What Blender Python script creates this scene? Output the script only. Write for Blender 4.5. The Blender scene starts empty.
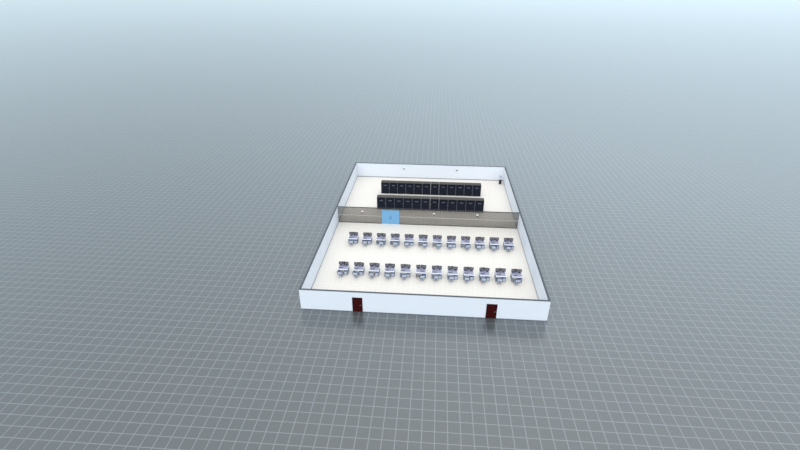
import bpy, bmesh, math, random
from mathutils import Vector, Matrix

random.seed(7)
SC = bpy.context.scene
COL = SC.collection

# ------------------------------------------------------------------ helpers
def lin(c):
    c = c / 255.0
    return c / 12.92 if c <= 0.04045 else ((c + 0.055) / 1.055) ** 2.4

def rgb(r, g, b):
    return (lin(r), lin(g), lin(b), 1.0)

class MB:
    """collects shapes; build() links them as one mesh object"""
    def __init__(self):
        self.bm = bmesh.new()
    def box(self, x0, x1, y0, y1, z0, z1, bevel=0.0):
        r = bmesh.ops.create_cube(self.bm, size=1.0)
        vs = r['verts']
        for v in vs:
            v.co = Vector((x0 + (v.co.x + .5) * (x1 - x0), y0 + (v.co.y + .5) * (y1 - y0), z0 + (v.co.z + .5) * (z1 - z0)))
        if bevel > 0:
            es = list({e for v in vs for e in v.link_edges})
            bmesh.ops.bevel(self.bm, geom=es, offset=bevel, segments=2, affect='EDGES', profile=0.5)
        return self
    def rot_box(self, cx, cy, cz, sx, sy, sz, rx=0, ry=0, rz=0, bevel=0.0):
        r = bmesh.ops.create_cube(self.bm, size=1.0)
        vs = r['verts']
        M = Matrix.Translation((cx, cy, cz)) @ Matrix.Rotation(rz, 4, 'Z') @ Matrix.Rotation(ry, 4, 'Y') @ Matrix.Rotation(rx, 4, 'X')
        for v in vs:
            v.co = M @ Vector((v.co.x * sx, v.co.y * sy, v.co.z * sz))
        if bevel > 0:
            es = list({e for v in vs for e in v.link_edges})
            bmesh.ops.bevel(self.bm, geom=es, offset=bevel, segments=2, affect='EDGES', profile=0.5)
        return self
    def cyl(self, p0, p1, r0, r1=None, seg=16):
        r1 = r0 if r1 is None else r1
        p0, p1 = Vector(p0), Vector(p1)
        d = p1 - p0
        q = d.to_track_quat('Z', 'Y').to_matrix().to_4x4()
        M = Matrix.Translation((p0 + p1) / 2) @ q
        bmesh.ops.create_cone(self.bm, cap_ends=True, segments=seg, radius1=r0, radius2=r1, depth=d.length, matrix=M)
        return self
    def lathe(self, prof, cx, cy, seg=20):
        rings = []
        for r, z in prof:
            rings.append([self.bm.verts.new((cx + r * math.cos(2 * math.pi * k / seg), cy + r * math.sin(2 * math.pi * k / seg), z)) for k in range(seg)])
        for a, b in zip(rings, rings[1:]):
            for k in range(seg):
                self.bm.faces.new((a[k], a[(k + 1) % seg], b[(k + 1) % seg], b[k]))
        self.bm.faces.new(list(reversed(rings[0])))
        self.bm.faces.new(rings[-1])
        return self
    def ball(self, c, r, seg=14, sy=1.0, sz=1.0):
        M = Matrix.Translation(c) @ Matrix.Diagonal((1, sy, sz, 1))
        bmesh.ops.create_uvsphere(self.bm, u_segments=seg, v_segments=seg // 2 + 1, radius=r, matrix=M)
        return self
    def build(self, name, mat, parent=None, smooth=False):
        bmesh.ops.recalc_face_normals(self.bm, faces=self.bm.faces)
        me = bpy.data.meshes.new(name)
        self.bm.to_mesh(me)
        self.bm.free()
        me.materials.append(mat)
        if smooth:
            for p in me.polygons:
                p.use_smooth = True
        o = bpy.data.objects.new(name, me)
        COL.objects.link(o)
        o.parent = parent
        return o

def tag(o, label=None, cat=None, group=None, kind=None):
    if label: o['label'] = label
    if cat: o['category'] = cat
    if group: o['group'] = group
    if kind: o['kind'] = kind
    return o

def empty(name, loc=(0, 0, 0), rz=0.0):
    o = bpy.data.objects.new(name, None)
    COL.objects.link(o)
    o.empty_display_size = 0.2
    o.location = loc
    o.rotation_euler = (0, 0, rz)
    return o

def copy_tree(o, parent=None):
    c = o.copy()
    COL.objects.link(c)
    c.parent = parent
    for ch in list(o.children):
        copy_tree(ch, c)
    return c

# ---------------------------------------------------------------- materials
def mat(name, color, rough=0.6, spec=0.3, metal=0.0, noise=0.0, nscale=20.0):
    m = bpy.data.materials.new(name)
    m.use_nodes = True
    nt = m.node_tree
    b = nt.nodes['Principled BSDF']
    b.inputs['Base Color'].default_value = color
    b.inputs['Roughness'].default_value = rough
    b.inputs['Specular IOR Level'].default_value = spec
    b.inputs['Metallic'].default_value = metal
    if noise > 0:
        tc = nt.nodes.new('ShaderNodeTexCoord')
        nz = nt.nodes.new('ShaderNodeTexNoise')
        nz.inputs['Scale'].default_value = nscale
        nz.inputs['Detail'].default_value = 4
        mx = nt.nodes.new('ShaderNodeMix'); mx.data_type = 'RGBA'
        mx.inputs[6].default_value = tuple(c * (1 - noise) for c in color[:3]) + (1,)
        mx.inputs[7].default_value = tuple(min(1, c * (1 + noise)) for c in color[:3]) + (1,)
        nt.links.new(tc.outputs['Object'], nz.inputs['Vector'])
        nt.links.new(nz.outputs['Fac'], mx.inputs[0])
        nt.links.new(mx.outputs[2], b.inputs['Base Color'])
    return m

def math_node(nt, op, a, b=None, clamp=False):
    n = nt.nodes.new('ShaderNodeMath'); n.operation = op; n.use_clamp = clamp
    for i, v in enumerate((a, b)):
        if v is None: continue
        if isinstance(v, (int, float)): n.inputs[i].default_value = v
        else: nt.links.new(v, n.inputs[i])
    return n.outputs[0]

def grid_mask(nt, coord, period, half, off=0.0):
    """1 on grid lines lying at multiples of period"""
    sep = nt.nodes.new('ShaderNodeSeparateXYZ')
    nt.links.new(coord, sep.inputs[0])
    outs = []
    for ax in (0, 1):
        t = math_node(nt, 'MULTIPLY', sep.outputs[ax], 1.0 / period)
        t = math_node(nt, 'ADD', t, 0.5 + off)
        t = math_node(nt, 'FLOORED_MODULO', t, 1.0)
        t = math_node(nt, 'SUBTRACT', t, 0.5)
        t = math_node(nt, 'ABSOLUTE', t)
        outs.append(math_node(nt, 'LESS_THAN', t, half / period))
    return math_node(nt, 'MAXIMUM', outs[0], outs[1])

def mix_col(nt, fac, a, b):
    mx = nt.nodes.new('ShaderNodeMix'); mx.data_type = 'RGBA'
    for i, v in ((0, fac), (6, a), (7, b)):
        if isinstance(v, (int, float, tuple)): mx.inputs[i].default_value = v
        else: nt.links.new(v, mx.inputs[i])
    return mx.outputs[2]

# ground: glossy grey plate ruled with a pale one metre grid and faint ten centimetre lines
GROUND_BASE = (0.068, 0.079, 0.086, 1)
GROUND_FINE = (0.104, 0.116, 0.124, 1)
GROUND_LINE = (0.198, 0.220, 0.232, 1)
def ground_material():
    m = bpy.data.materials.new('ruled_ground'); m.use_nodes = True
    nt = m.node_tree; nt.nodes.clear()
    out = nt.nodes.new('ShaderNodeOutputMaterial')
    geo = nt.nodes.new('ShaderNodeTexCoord')
    p = geo.outputs['Object']
    fine = grid_mask(nt, p, 0.1, 0.014)
    major = grid_mask(nt, p, 1.0, 0.036)
    c = mix_col(nt, fine, GROUND_BASE, GROUND_FINE)
    c = mix_col(nt, major, c, GROUND_LINE)
    d = nt.nodes.new('ShaderNodeBsdfDiffuse')
    nt.links.new(c, d.inputs['Color'])
    g = nt.nodes.new('ShaderNodeBsdfGlossy')
    g.inputs['Color'].default_value = (1, 1, 1, 1)
    g.inputs['Roughness'].default_value = 0.22
    fr = nt.nodes.new('ShaderNodeFresnel'); fr.inputs['IOR'].default_value = 2.0
    ms = nt.nodes.new('ShaderNodeMixShader')
    nt.links.new(fr.outputs[0], ms.inputs[0])
    nt.links.new(d.outputs[0], ms.inputs[1])
    nt.links.new(g.outputs[0], ms.inputs[2])
    nt.links.new(ms.outputs[0], out.inputs['Surface'])
    return m

def floor_material():
    m = bpy.data.materials.new('cream_floor_tiles'); m.use_nodes = True
    nt = m.node_tree
    b = nt.nodes['Principled BSDF']
    geo = nt.nodes.new('ShaderNodeTexCoord')
    joint = grid_mask(nt, geo.outputs['Object'], 0.6, 0.014)
    c = mix_col(nt, joint, (0.865, 0.815, 0.755, 1), (0.78, 0.733, 0.68, 1))
    nt.links.new(c, b.inputs['Base Color'])
    b.inputs['Roughness'].default_value = 0.55
    b.inputs['Specular IOR Level'].default_value = 0.25
    return m

def tinted_glass(name, tint, gloss=0.06, body=None, body_fac=0.0):
    m = bpy.data.materials.new(name); m.use_nodes = True
    nt = m.node_tree; nt.nodes.clear()
    out = nt.nodes.new('ShaderNodeOutputMaterial')
    t = nt.nodes.new('ShaderNodeBsdfTransparent'); t.inputs['Color'].default_value = tint
    last = t.outputs[0]
    if body:
        d = nt.nodes.new('ShaderNodeBsdfDiffuse'); d.inputs['Color'].default_value = body
        ms = nt.nodes.new('ShaderNodeMixShader'); ms.inputs[0].default_value = body_fac
        nt.links.new(last, ms.inputs[1]); nt.links.new(d.outputs[0], ms.inputs[2])
        last = ms.outputs[0]
    g = nt.nodes.new('ShaderNodeBsdfGlossy'); g.inputs['Roughness'].default_value = 0.15
    ms = nt.nodes.new('ShaderNodeMixShader'); ms.inputs[0].default_value = gloss
    nt.links.new(last, ms.inputs[1]); nt.links.new(g.outputs[0], ms.inputs[2])
    nt.links.new(ms.outputs[0], out.inputs['Surface'])
    return m

M = dict(
    wall=mat('white_wall_paint', (0.775, 0.795, 0.85, 1), 0.7, 0.1, noise=0.015, nscale=0.6),
    cap=mat('grey_wall_coping', rgb(94, 99, 104), 0.9, 0.05),
    skirt=mat('grey_skirting', rgb(120, 126, 134), 0.6),
    red=mat('dark_red_door', rgb(58, 8, 8), 0.6, 0.1, noise=0.15, nscale=6),
    redframe=mat('dark_red_frame', rgb(42, 6, 8), 0.6, 0.1),
    steel=mat('brushed_steel', rgb(190, 192, 196), 0.35, 0.5, 0.8),
    rail=mat('pale_grey_rail', rgb(176, 176, 172), 0.5),
    darkrail=mat('dark_rail', rgb(52, 52, 54), 0.5),
    rackblack=mat('rack_black', rgb(22, 22, 26), 0.5, 0.15),
    racktop=mat('rack_top_grey', rgb(92, 90, 88), 0.9, 0.05),
    rackdoor=mat('rack_door_navy', rgb(24, 28, 42), 0.4, 0.15, noise=0.25, nscale=3),
    rackseam=mat('rack_seam_grey', rgb(84, 92, 108), 0.5, 0.2),
    rackunit=mat('rack_unit', rgb(44, 52, 66), 0.4),
    rackdisp=mat('rack_display', rgb(108, 112, 126), 0.5, 0.2),
    deskwhite=mat('desk_white', (0.88, 0.89, 0.92, 1), 0.5),
    lavender=mat('desk_inlay', rgb(166, 166, 190), 0.6, 0.2),
    deskblue=mat('desk_panel_blue', rgb(190, 198, 210), 0.55),
    deskdark=mat('desk_band_slate', rgb(84, 98, 132), 0.5),
    deskleg=mat('desk_leg_grey', rgb(120, 132, 152), 0.5),
    bezel=mat('monitor_black', rgb(40, 40, 46), 0.45),
    shellgrey=mat('monitor_shell', rgb(140, 144, 168), 0.5),
    screen=mat('screen_off', rgb(122, 120, 126), 0.3, 0.4),
    keys=mat('keyboard_keys', rgb(120, 118, 124), 0.6),
    pc=mat('computer_case', rgb(62, 58, 62), 0.45),
    pcface=mat('computer_face', rgb(150, 150, 158), 0.45),
    chair=mat('chair_fabric', rgb(182, 190, 204), 0.8, 0.1, noise=0.08, nscale=30),
    chairframe=mat('chair_frame', rgb(74, 84, 116), 0.6, 0.2),
    chairmetal=mat('chair_metal', rgb(172, 178, 190), 0.4, 0.3),
    paper=mat('paper', (0.85, 0.85, 0.86, 1), 0.8, 0.1),
    coolerdark=mat('cooler_cabinet', rgb(58, 60, 66), 0.4),
    coolerwhite=mat('cooler_white', rgb(222, 228, 236), 0.4),
    bottle=tinted_glass('water_bottle_plastic', (0.86, 0.92, 0.97, 1), 0.08, rgb(196, 212, 232), 0.55),
    camwhite=mat('camera_white', (0.88, 0.88, 0.88, 1), 0.4),
    camlens=mat('camera_lens', rgb(32, 32, 36), 0.2, 0.5),
    glass=tinted_glass('grey_tinted_glass', (0.612, 0.602, 0.588, 1), 0.03),
    blueglass=tinted_glass('blue_door_glass', (0.60, 0.78, 0.92, 1), 0.04, rgb(128, 186, 226), 0.68),
    ground=ground_material(),
    floor=floor_material(),
)

# ------------------------------------------------------------------ setting
X0, X1 = -9.0, 16.05         # inner faces of the side walls
Y0, Y1 = 12.0, 48.0          # inner faces of the front and back walls
T, H = 0.2, 2.48
YP = 31.2                    # glass partition
FZ = 0.02                    # finished floor level

def quad(name, x0, x1, y0, y1, z, m):
    me = bpy.data.meshes.new(name)
    me.from_pydata([(x0, y0, z), (x1, y0, z), (x1, y1, z), (x0, y1, z)], [], [(0, 1, 2, 3)])
    me.materials.append(m)
    o = bpy.data.objects.new(name, me); COL.objects.link(o)
    return o

g = quad('ground', -9000, 9000, -9000, 9000, 0.0, M['ground'])
tag(g, 'grey ground ruled with a pale square grid reaching to the horizon', 'ground', kind='structure')

tag(MB().box(X0, X1, Y0, Y1, -0.05, FZ).build('floor', M['floor']),
    'cream tiled floor inside the open-topped white room', 'floor', kind='structure')

DOORS = [(-3.70, -2.64), (10.03, 11.11)]
DH = 1.84
def wall(name, mb, label):
    return tag(mb.build(name, M['wall']), label, 'wall', kind='structure')
w = MB()
xs = [X0 - T] + [v for d in DOORS for v in d] + [X1 + T]
for i in range(0, len(xs), 2):
    w.box(xs[i], xs[i + 1], Y0 - T, Y0, -0.02, H)
for a, b in DOORS:
    w.box(a, b, Y0 - T, Y0, DH, H)
wall('wall_front', w, 'long white outer wall holding the two dark red doors')
wall('wall_back', MB().box(X0 - T, X1 + T, Y1, Y1 + T, -0.02, H), 'white wall behind the server racks with two small dome cameras')
wall('wall_left', MB().box(X0 - T, X0, Y0, Y1, -0.02, H), 'white side wall at the end of the room without the water cooler')
wall('wall_right', MB().box(X1, X1 + T, Y0, Y1, -0.02, H), 'white side wall beside the water cooler')

CT = 0.05
tag(MB().box(X0 - T, X1 + T, Y0 - T, Y0, H, H + CT).build('trim_1', M['cap']), 'grey coping along the top of the wall with the red doors', 'trim', kind='structure')
tag(MB().box(X0 - T, X1 + T, Y1, Y1 + T, H, H + CT).build('trim_2', M['cap']), 'grey coping along the top of the wall behind the racks', 'trim', kind='structure')
tag(MB().box(X0 - T, X0, Y0, Y1, H, H + CT).build('trim_3', M['cap']), 'grey coping along the side wall without the water cooler', 'trim', kind='structure')
tag(MB().box(X1, X1 + T, Y0, Y1, H, H + CT).build('trim_4', M['cap']), 'grey coping along the side wall beside the water cooler', 'trim', kind='structure')

BH, BT = 0.10, 0.02
tag(MB().box(X0, X1, Y1 - BT, Y1, FZ, FZ + BH).build('baseboard_back', M['skirt']), 'grey skirting at the foot of the wall behind the racks', 'baseboard', kind='structure')
tag(MB().box(X0, X0 + BT, Y0, Y1 - BT, FZ, FZ + BH).build('baseboard_left', M['skirt']), 'grey skirting of the side wall without the water cooler', 'baseboard', kind='structure')
tag(MB().box(X1 - BT, X1, Y0, Y1 - BT, FZ, FZ + BH).build('baseboard_right', M['skirt']), 'grey skirting of the side wall beside the water cooler', 'baseboard', kind='structure')
b = MB()
for i in range(0, len(xs), 2):
    b.box(xs[i], xs[i + 1], Y0 - T - 0.015, Y0 - T, 0.0, 0.07)
tag(b.build('baseboard_front', M['skirt']), 'grey plinth at the foot of the outer wall with the red doors', 'baseboard', kind='structure')

# red doors in the front wall
for n, (a, b_) in enumerate(DOORS, 1):
    lab = ('dark red door in the white outer wall, at the end without the water cooler',
           'dark red door in the white outer wall, at the end below the water cooler')[n - 1]
    d = tag(empty('door_%d' % n, ((a + b_) / 2, Y0 - T, 0)), lab, 'door', 'red doors of the outer wall', 'structure')
    hw = (b_ - a) / 2
    f = MB()
    f.box(-hw, -hw + .07, -.03, T, 0, DH)
    f.box(hw - .07, hw, -.03, T, 0, DH)
    f.box(-hw + .07, hw - .07, -.03, T, DH - .07, DH)
    f.build('door_frame', M['redframe'], d)
    lf = MB().box(-hw + .07, hw - .07, .0, .05, .01, DH - .07)
    for px in (-1, 1):
        for z0, z1 in ((.15, .80), (.95, 1.60)):
            cx = px * hw * .42
            lf.box(cx - .16, cx + .16, -.012, .0, z0, z1, .005)
    leaf = lf.build('door_leaf', M['red'], d)
    h = MB()
    h.cyl((hw - .15, -.06, .90), (hw - .15, 0, .90), .018, seg=10)
    h.box(hw - .29, hw - .13, -.075, -.055, .885, .915)
    h.build('door_handle', M['steel'], leaf)

# tinted glass partition with its rails
BX0, BX1, BDH = -2.76, -0.38, 2.12
part = tag(empty('wall_partition', ((X0 + X1) / 2, YP, FZ)), 'grey tinted glass partition crossing the room between desks and racks', 'partition', kind='structure')
ox = (X0 + X1) / 2
def pbox(name, x0, x1, y0, y1, z0, z1, m, parent=part):
    return MB().box(x0 - ox, x1 - ox, y0, y1, z0, z1).build(name, m, parent)
pz = H - FZ
pbox('glass_panel', X0 + .01, BX0 - .05, -.015, .015, .06, pz - .05, M['glass'])
pbox('glass_panel', BX1 + .05, X1 - .01, -.015, .015, .06, pz - .05, M['glass'])
pbox('glass_panel', BX0 - .05, BX1 + .05, -.015, .015, BDH + .05, pz - .05, M['glass'])
pbox('top_rail', X0 + .01, X1 - .01, -.04, .04, pz - .06, pz + .02, M['darkrail'])
for a, b_ in ((X0 + .01, BX0 - .05), (BX1 + .05, X1 - .01)):
    pbox('bottom_rail', a, b_, -.03, .03, 0, .07, M['darkrail'])
    pbox('middle_rail', a, b_, -.03, .03, 1.16, 1.24, M['rail'])

d3 = tag(empty('door_3', ((BX0 + BX1) / 2, YP, FZ)), 'pale blue double glass door in the grey glass partition', 'door', kind='structure')
hw = (BX1 - BX0) / 2
f = MB()
f.box(-hw - .05, -hw, -.035, .035, 0, BDH + .05)
f.box(hw, hw + .05, -.035, .035, 0, BDH + .05)
f.box(-hw, hw, -.035, .035, BDH, BDH + .05)
f.build('door_frame', mat('blue_grey_frame', rgb(122, 160, 190), .5), d3)
for s in (-1, 1):
    a, b_ = (-hw, -.004) if s < 0 else (.004, hw)
    lf = MB().box(a, b_, -.02, .02, .01, BDH - .01).build('door_leaf', M['blueglass'], d3)
    h = MB()
    x = s * .09
    h.cyl((x, -.07, .80), (x, -.07, 1.20), .025, seg=10)
    for z in (.84, 1.16):
        h.cyl((x, -.07, z), (x, -.02, z), .014, seg=8)
    h.build('door_handle', mat('blue_steel', rgb(78, 128, 168), .4, .4, .3), lf)

# ------------------------------------------------------------------ wording
ORD = ['first', 'second', 'third', 'fourth', 'fifth', 'sixth', 'seventh', 'eighth', 'ninth', 'tenth', 'eleventh', 'twelfth']

# ------------------------------------------------------------- server racks
RW, RD, RH = 1.317, 0.92, 1.96
def make_rack():
    r = empty('server_rack')
    hw = RW / 2 - .012
    s = MB()
    s.box(-hw, -hw + .04, .05, RD, .08, RH - .04)
    s.box(hw - .04, hw, .05, RD, .08, RH - .04)
    s.box(-hw + .04, hw - .04, RD - .03, RD, .08, RH - .04)
    s.box(-hw + .04, hw - .04, .05, RD - .03, .08, .12)
    s.build('cabinet', M['rackblack'], r)
    t = MB().box(-hw, hw, .02, RD, RH - .04, RH, .008)
    t.box(-.35, .35, .25, .65, RH, RH + .012)
    t.build('top_panel', M['racktop'], r)
    MB().box(-hw + .03, hw - .03, .06, RD - .04, 0, .08).build('plinth', M['rackseam'], r)
    for sx in (-1, 1):
        x = sx * (hw - .02)
        MB().box(x - .02, x + .02, .01, .05, .08, RH - .04).build('corner_post', M['rackseam'], r)
    # equipment behind the door
    for k in range(5):
        z = .25 + k * .3
        MB().box(-.45, .45, .09, .75, z, z + .22).build('equipment_unit', M['rackunit'], r)
    d = MB()
    dw = hw - .04
    d.box(-dw, -dw + .09, 0, .04, .09, RH - .05)
    d.box(dw - .09, dw, 0, .04, .09, RH - .05)
    d.box(-dw + .09, dw - .09, 0, .04, RH - .19, RH - .05)
    d.box(-dw + .09, dw - .09, 0, .04, .09, .22)
    door = d.build('door', M['rackblack'], r)
    p = MB().box(-dw + .09, dw - .09, .012, .03, .22, RH - .19)
    for k in range(6):
        z = .35 + k * .22
        p.box(-dw + .12, dw - .12, .004, .012, z, z + .02)
    p.build('door_panel', M['rackdoor'], door)
    h = MB().box(dw - .075, dw - .035, -.03, -.0, .85, 1.10, .006)
    h.build('handle', M['rackseam'], door)
    dp = MB().box(-.24, .24, -.012, .012, 1.40, 1.50, .005)
    dp.build('display_panel', M['rackdisp'], door)
    return r

rack0 = make_rack()
RX0 = -4.05
first = True
for row, (y, phrase, grp) in enumerate(((35.70, 'of the row just behind the glass partition', 'server racks behind the glass partition'),
                                        (41.25, 'of the row along the back wall', 'server racks along the back wall'))):
    for i in range(12):
        o = rack0 if first else copy_tree(rack0)
        first = False
        o.location = (RX0 + RW * (i + .5), y, FZ)
        o.rotation_euler = (0, 0, 0)
        k = 11 - i
        lab = 'black server rack, %s from the water-cooler end %s' % (ORD[k], phrase)
        tag(o, lab, 'server rack', grp)

# ------------------------------------------------------------- workstations
def make_desk():
    r = empty('desk')
    t = MB().box(-.58, .58, -.2, 1.0, .715, .75, .006)
    top = t.build('tabletop', M['deskwhite'], r)
    MB().box(-.55, .55, -.07, .96, .75, .754).build('desk_inlay', M['lavender'], top)
    MB().box(-.53, .53, .60, .63, .10, .66).build('front_panel', M['deskblue'], r)
    MB().box(-.53, .10, -.17, .40, .635, .70).build('drawer', M['deskdark'], r)
    for s in (-1, 1):
        l = MB()
        x = s * .55
        l.box(x - .02, x + .02, -.17, .97, .0, .715)
        l.build('leg', M['deskleg'], r)
    p = MB().box(.14, .52, -.14, .45, .04, .70, .005).build('drawer_pedestal', M['deskdark'], r)
    for k in range(3):
        MB().box(.155, .505, -.16, -.14, .07 + k * .205, .26 + k * .205).build('drawer', M['deskdark' if k == 2 else 'deskblue'], p)
    return r

def make_monitor():
    r = empty('computer_monitor')
    MB().box(-.12, .12, -.09, .09, 0, .015, .004).build('base', M['bezel'], r)
    MB().box(-.03, .03, .02, .045, .015, .24).build('stand', M['bezel'], r)
    shell = MB().box(-.24, .24, -.02, .025, .10, .50, .01).build('casing', M['bezel'], r)
    MB().box(-.20, .20, .025, .055, .15, .42, .012).build('back_shell', M['shellgrey'], shell)
    MB().box(-.19, .19, -.024, -.02, .16, .44).build('screen', M['screen'], shell)
    return r

def make_computer():
    r = empty('desktop_computer')
    MB().box(-.09, .09, -.20, .20, .01, .43, .008).build('case', M['pc'], r)
    MB().box(-.075, .075, -.208, -.20, .03, .41).build('front_plate', M['pcface'], r)
    MB().box(-.06, .06, -.213, -.208, .29, .38).build('drive_bay', M['bezel'], r)
    f = MB()
    for sx in (-1, 1):
        for sy in (-1, 1):
            f.cyl((sx * .07, sy * .15, 0), (sx * .07, sy * .15, .01), .015, seg=8)
    f.build('feet', M['bezel'], r)
    return r

def make_keyboard():
    r = empty('keyboard')
    MB().box(-.22, .22, -.075, .075, 0, .018, .004).build('body', M['bezel'], r)
    k = MB()
    for j in range(4):
        for i in range(12):
            x = -.195 + i * .0335; y = -.055 + j * .03
            k.box(x, x + .027, y, y + .022, .018, .026)
    k.build('keys', M['keys'], r)
    return r

def make_chair():
    r = empty('office_chair')
    b = MB()
    for k in range(5):
        a = math.radians(72 * k + 90)
        c, s = math.cos(a), math.sin(a)
        b.cyl((0.03 * c, .03 * s, .10), (.25 * c, .25 * s, .075), .028, .018, 8)
        b.cyl((.245 * c - .02 * s, .245 * s + .02 * c, .032), (.245 * c + .02 * s, .245 * s - .02 * c, .032), .032, seg=10)
    b.cyl((0, 0, .07), (0, 0, .14), .045, seg=12)
    b.build('base', M['chairmetal'], r)
    MB().cyl((0, 0, .12), (0, 0, .43), .03, seg=12).build('gas_column', M['chairmetal'], r)
    MB().box(-.28, .28, -.24, .26, .42, .50, .03).build('seat', M['chair'], r)
    tilt = math.radians(8)
    bk = MB().rot_box(0, -.29, .74, .54, .06, .40, rx=tilt, bevel=.02)
    back = bk.build('backrest', M['chair'], r)
    fr = MB()
    def bb(cx, z, sx, sz):
        fr.rot_box(cx, -.295 - (z - .74) * .14, z, sx, .075, sz, rx=tilt, bevel=.006)
    bb(-.28, .74, .04, .44); bb(.28, .74, .04, .44); bb(0, .94, .56, .05); bb(0, .54, .56, .04)
    fr.build('back_frame', M['chairframe'], back)
    MB().rot_box(0, -.27, .50, .10, .04, .14, rx=tilt).build('back_bracket', M['chairframe'], r)
    for s in (-1, 1):
        a = MB()
        a.box(s * .33 - .02, s * .33 + .02, -.03, .03, .44, .64)
        a.box(s * .33 - .035, s * .33 + .035, -.16, .16, .64, .675, .008)
        a.box(min(s * .24, s * .35), max(s * .24, s * .35), -.03, .03, .43, .455)
        a.build('armrest', M['chairframe'], r)
    return r

PX = [(-5.965 + i * 1.8270) for i in range(12)]
protos = dict(desk=make_desk(), computer_monitor=make_monitor(), desktop_computer=make_computer(), keyboard=make_keyboard(), office_chair=make_chair())
used = set()
def place(kind, loc, rz):
    if kind in used:
        o = copy_tree(protos[kind])
    else:
        used.add(kind); o = protos[kind]
    o.location = loc
    o.rotation_euler = (0, 0, rz)
    return o

rows = ((25.53, 'glass-partition row', 'nearer the glass partition'),
        (18.45, 'red-door row', 'nearer the red doors'))
for y, where, grp in rows:
    for i in range(12):
        x = PX[i]
        k = ORD[11 - i]
        j = random.Random(i * 31 + int(y))
        desk = '%s, %s from the water-cooler side' % (where, k)
        o = place('desk', (x, y, FZ), 0)
        tag(o, 'white-topped blue-grey desk, ' + desk, 'desk', 'desks in the row ' + grp)
        tz = FZ + .754
        for side, hand in ((-1, 'farther from'), (1, 'closer to')):
            o = place('computer_monitor', (x + side * .345 + j.uniform(-.01, .01), y + .74 + j.uniform(-.03, .03), tz), side * -.12 + j.uniform(-.08, .08))
            tag(o, 'dark monitor %s the cooler, on desk, %s' % (hand, desk), 'monitor', 'monitors in the row ' + grp)
        o = place('desktop_computer', (x + j.uniform(-.012, .012), y + .73, tz), j.uniform(-.02, .02))
        tag(o, 'dark upright computer on desk, ' + desk, 'computer', 'computers in the row ' + grp)
        sh = j.choice((-1, -1, 1))
        o = place('keyboard', (x + sh * .22 + j.uniform(-.05, .05), y + .18 + j.uniform(-.05, .06), tz), j.uniform(-.15, .15))
        tag(o, 'dark keyboard on desk, ' + desk, 'keyboard', 'keyboards in the row ' + grp)
        o = place('office_chair', (x + sh * .16 + j.uniform(-.06, .06), y - .56 + j.uniform(-.03, .0), FZ), j.uniform(-.25, .25))
        tag(o, 'blue-grey office chair at desk, ' + desk, 'chair', 'chairs in the row ' + grp)

# ------------------------------------------------------------- water cooler
c = empty('water_cooler', (15.40, 46.62, FZ))
tag(c, 'dark water cooler with pale bottle standing in the corner beside the racks', 'water cooler')
cab = MB().box(-.19, .19, -.19, .19, 0, .78, .015).build('cabinet', M['coolerdark'], c)
MB().box(-.15, .15, -.20, -.19, .08, .60).build('cabinet_door', M['rackblack'], cab)
hd = MB().box(-.18, .18, -.10, .18, .78, 1.06, .015); hd.box(-.18, .18, -.19, -.10, .98, 1.06)
head = hd.build('dispenser_head', M['coolerwhite'], c)
for sx in (-1, 1):
    MB().cyl((sx * .07, -.10, .94), (sx * .07, -.16, .94), .018, seg=8).box(sx * .07 - .015, sx * .07 + .015, -.165, -.135, .88, .94).build('tap', M['bezel'], head)
MB().lathe([(.06, 1.06), (.07, 1.10), (.15, 1.17), (.155, 1.28), (.145, 1.30), (.155, 1.32), (.155, 1.46), (.11, 1.52), (.02, 1.53)], 0, .03).build('water_bottle', M['bottle'], c, True)

# ------------------------------------------------------------- dome cameras
def make_camera():
    r = empty('dome_camera')
    MB().cyl((0, 0, 0), (0, -.05, 0), .16, .15, 20).build('mount_plate', M['camwhite'], r)
    MB().ball((0, -.06, .05), .10, 16, .9, .8).build('dome', M['camwhite'], r, True)
    MB().ball((0, -.14, -.06), .12, 14, .9, .8).build('lens', M['camlens'], r, True)
    return r
cam0 = make_camera()
spots = [((-5.53, YP - .03, 1.80), 'white dome camera on the glass partition, beyond the blue door from the water cooler', 'dome cameras on the glass partition'),
         ((4.46, YP - .03, 1.84), 'white dome camera on the glass partition, first one past the blue door towards the cooler', 'dome cameras on the glass partition'),
         ((10.42, YP - .03, 1.86), 'white dome camera on the glass partition at its end near the water cooler', 'dome cameras on the glass partition'),
         ((-0.87, Y1, 1.80), 'small camera with dark lens on the back wall, farther from the water cooler', 'dome cameras on the back wall'),
         ((8.13, Y1, 1.80), 'small camera with dark lens on the back wall, closer to the water cooler', 'dome cameras on the back wall')]
for n, (loc, lab, grp) in enumerate(spots):
    o = cam0 if n == 0 else copy_tree(cam0)
    o.location = loc
    tag(o, lab, 'camera', grp)

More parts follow.
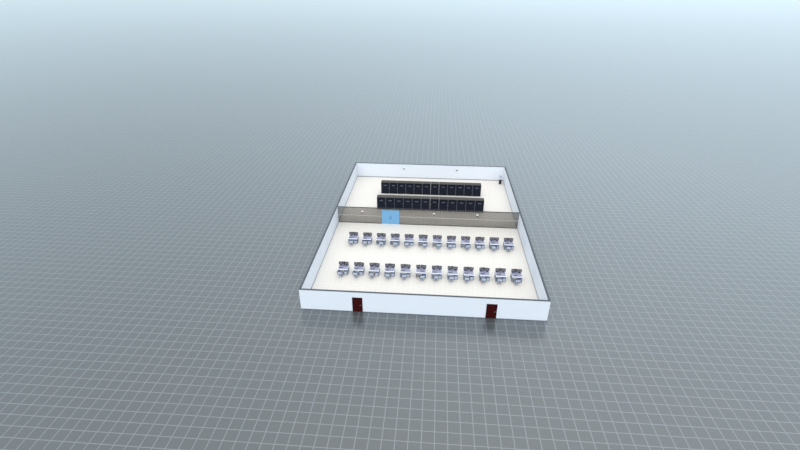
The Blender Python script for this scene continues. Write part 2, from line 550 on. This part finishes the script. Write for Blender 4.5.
# ------------------------------------------------------------------- light
SKY_H = (0.77, 1.00, 1.13)         # near the horizon
SKY_Z = (0.90, 0.91, 0.91)         # overhead
BIAS_X, BIAS_S = 0.02, 0.14
GLOW_DIR = Vector((0.30, 0.76, 0.50)).normalized()   # sun behind thin cloud
GLOW, GLOW_P = 0.68, 4.0
wld = bpy.data.worlds.new('World'); SC.world = wld
wld.use_nodes = True
nt = wld.node_tree; nt.nodes.clear()
out = nt.nodes.new('ShaderNodeOutputWorld')
bg = nt.nodes.new('ShaderNodeBackground')
tc = nt.nodes.new('ShaderNodeTexCoord')
sep = nt.nodes.new('ShaderNodeSeparateXYZ')
nt.links.new(tc.outputs['Generated'], sep.inputs[0])
ramp = nt.nodes.new('ShaderNodeValToRGB')
els = ramp.color_ramp.elements
els[0].position = 0.0; els[0].color = SKY_H + (1,)
els[1].position = 0.85; els[1].color = SKY_Z + (1,)
em = els.new(0.38); em.color = (0.91, 1.09, 1.22, 1)
nt.links.new(sep.outputs[2], ramp.inputs[0])
# brighter cloud around the hidden sun, and a little towards the viewer's back
rise = math_node(nt, 'MULTIPLY', sep.outputs[2], 2.8, clamp=True)
dp = nt.nodes.new('ShaderNodeVectorMath'); dp.operation = 'DOT_PRODUCT'
nt.links.new(tc.outputs['Generated'], dp.inputs[0])
dp.inputs[1].default_value = GLOW_DIR
lobe = math_node(nt, 'POWER', math_node(nt, 'MAXIMUM', dp.outputs['Value'], 0.0), GLOW_P)
lobe = math_node(nt, 'MULTIPLY', math_node(nt, 'MULTIPLY', lobe, rise), GLOW)
bx = math_node(nt, 'MULTIPLY', sep.outputs[0], BIAS_X)
by = math_node(nt, 'MULTIPLY', sep.outputs[1], -BIAS_S)
st = math_node(nt, 'ADD', math_node(nt, 'ADD', math_node(nt, 'ADD', bx, by), 1.0), lobe)
nt.links.new(ramp.outputs[0], bg.inputs['Color'])
nt.links.new(st, bg.inputs['Strength'])
nt.links.new(bg.outputs[0], out.inputs['Surface'])

sun = bpy.data.lights.new('sun', 'SUN')
sun.energy = 1.05
sun.angle = math.radians(50)
sun.color = (1.0, 0.985, 0.96)
so = bpy.data.objects.new('sun', sun); COL.objects.link(so)
dirv = Vector((0.15, 0.85, -0.75))           # from behind the viewer, high haze
so.rotation_euler = dirv.to_track_quat('-Z', 'Y').to_euler()
so.location = (0, -20, 40)

# ------------------------------------------------------------------ camera
cd = bpy.data.cameras.new('camera')
cd.sensor_width = 36.0
cd.lens = 460.74 / 800 * 36.0
cd.clip_end = 20000
co = bpy.data.objects.new('camera', cd); COL.objects.link(co)
co.location = (4.1535, -25.70, 31.073)
co.rotation_euler = (math.pi / 2 - 0.500028, 0, 0.077151)
SC.camera = co

vs = SC.view_settings
vs.view_transform = 'Standard'
vs.look = 'None'
vs.gamma = 1.0
vs.exposure = 0.0
vs.use_curve_mapping = False
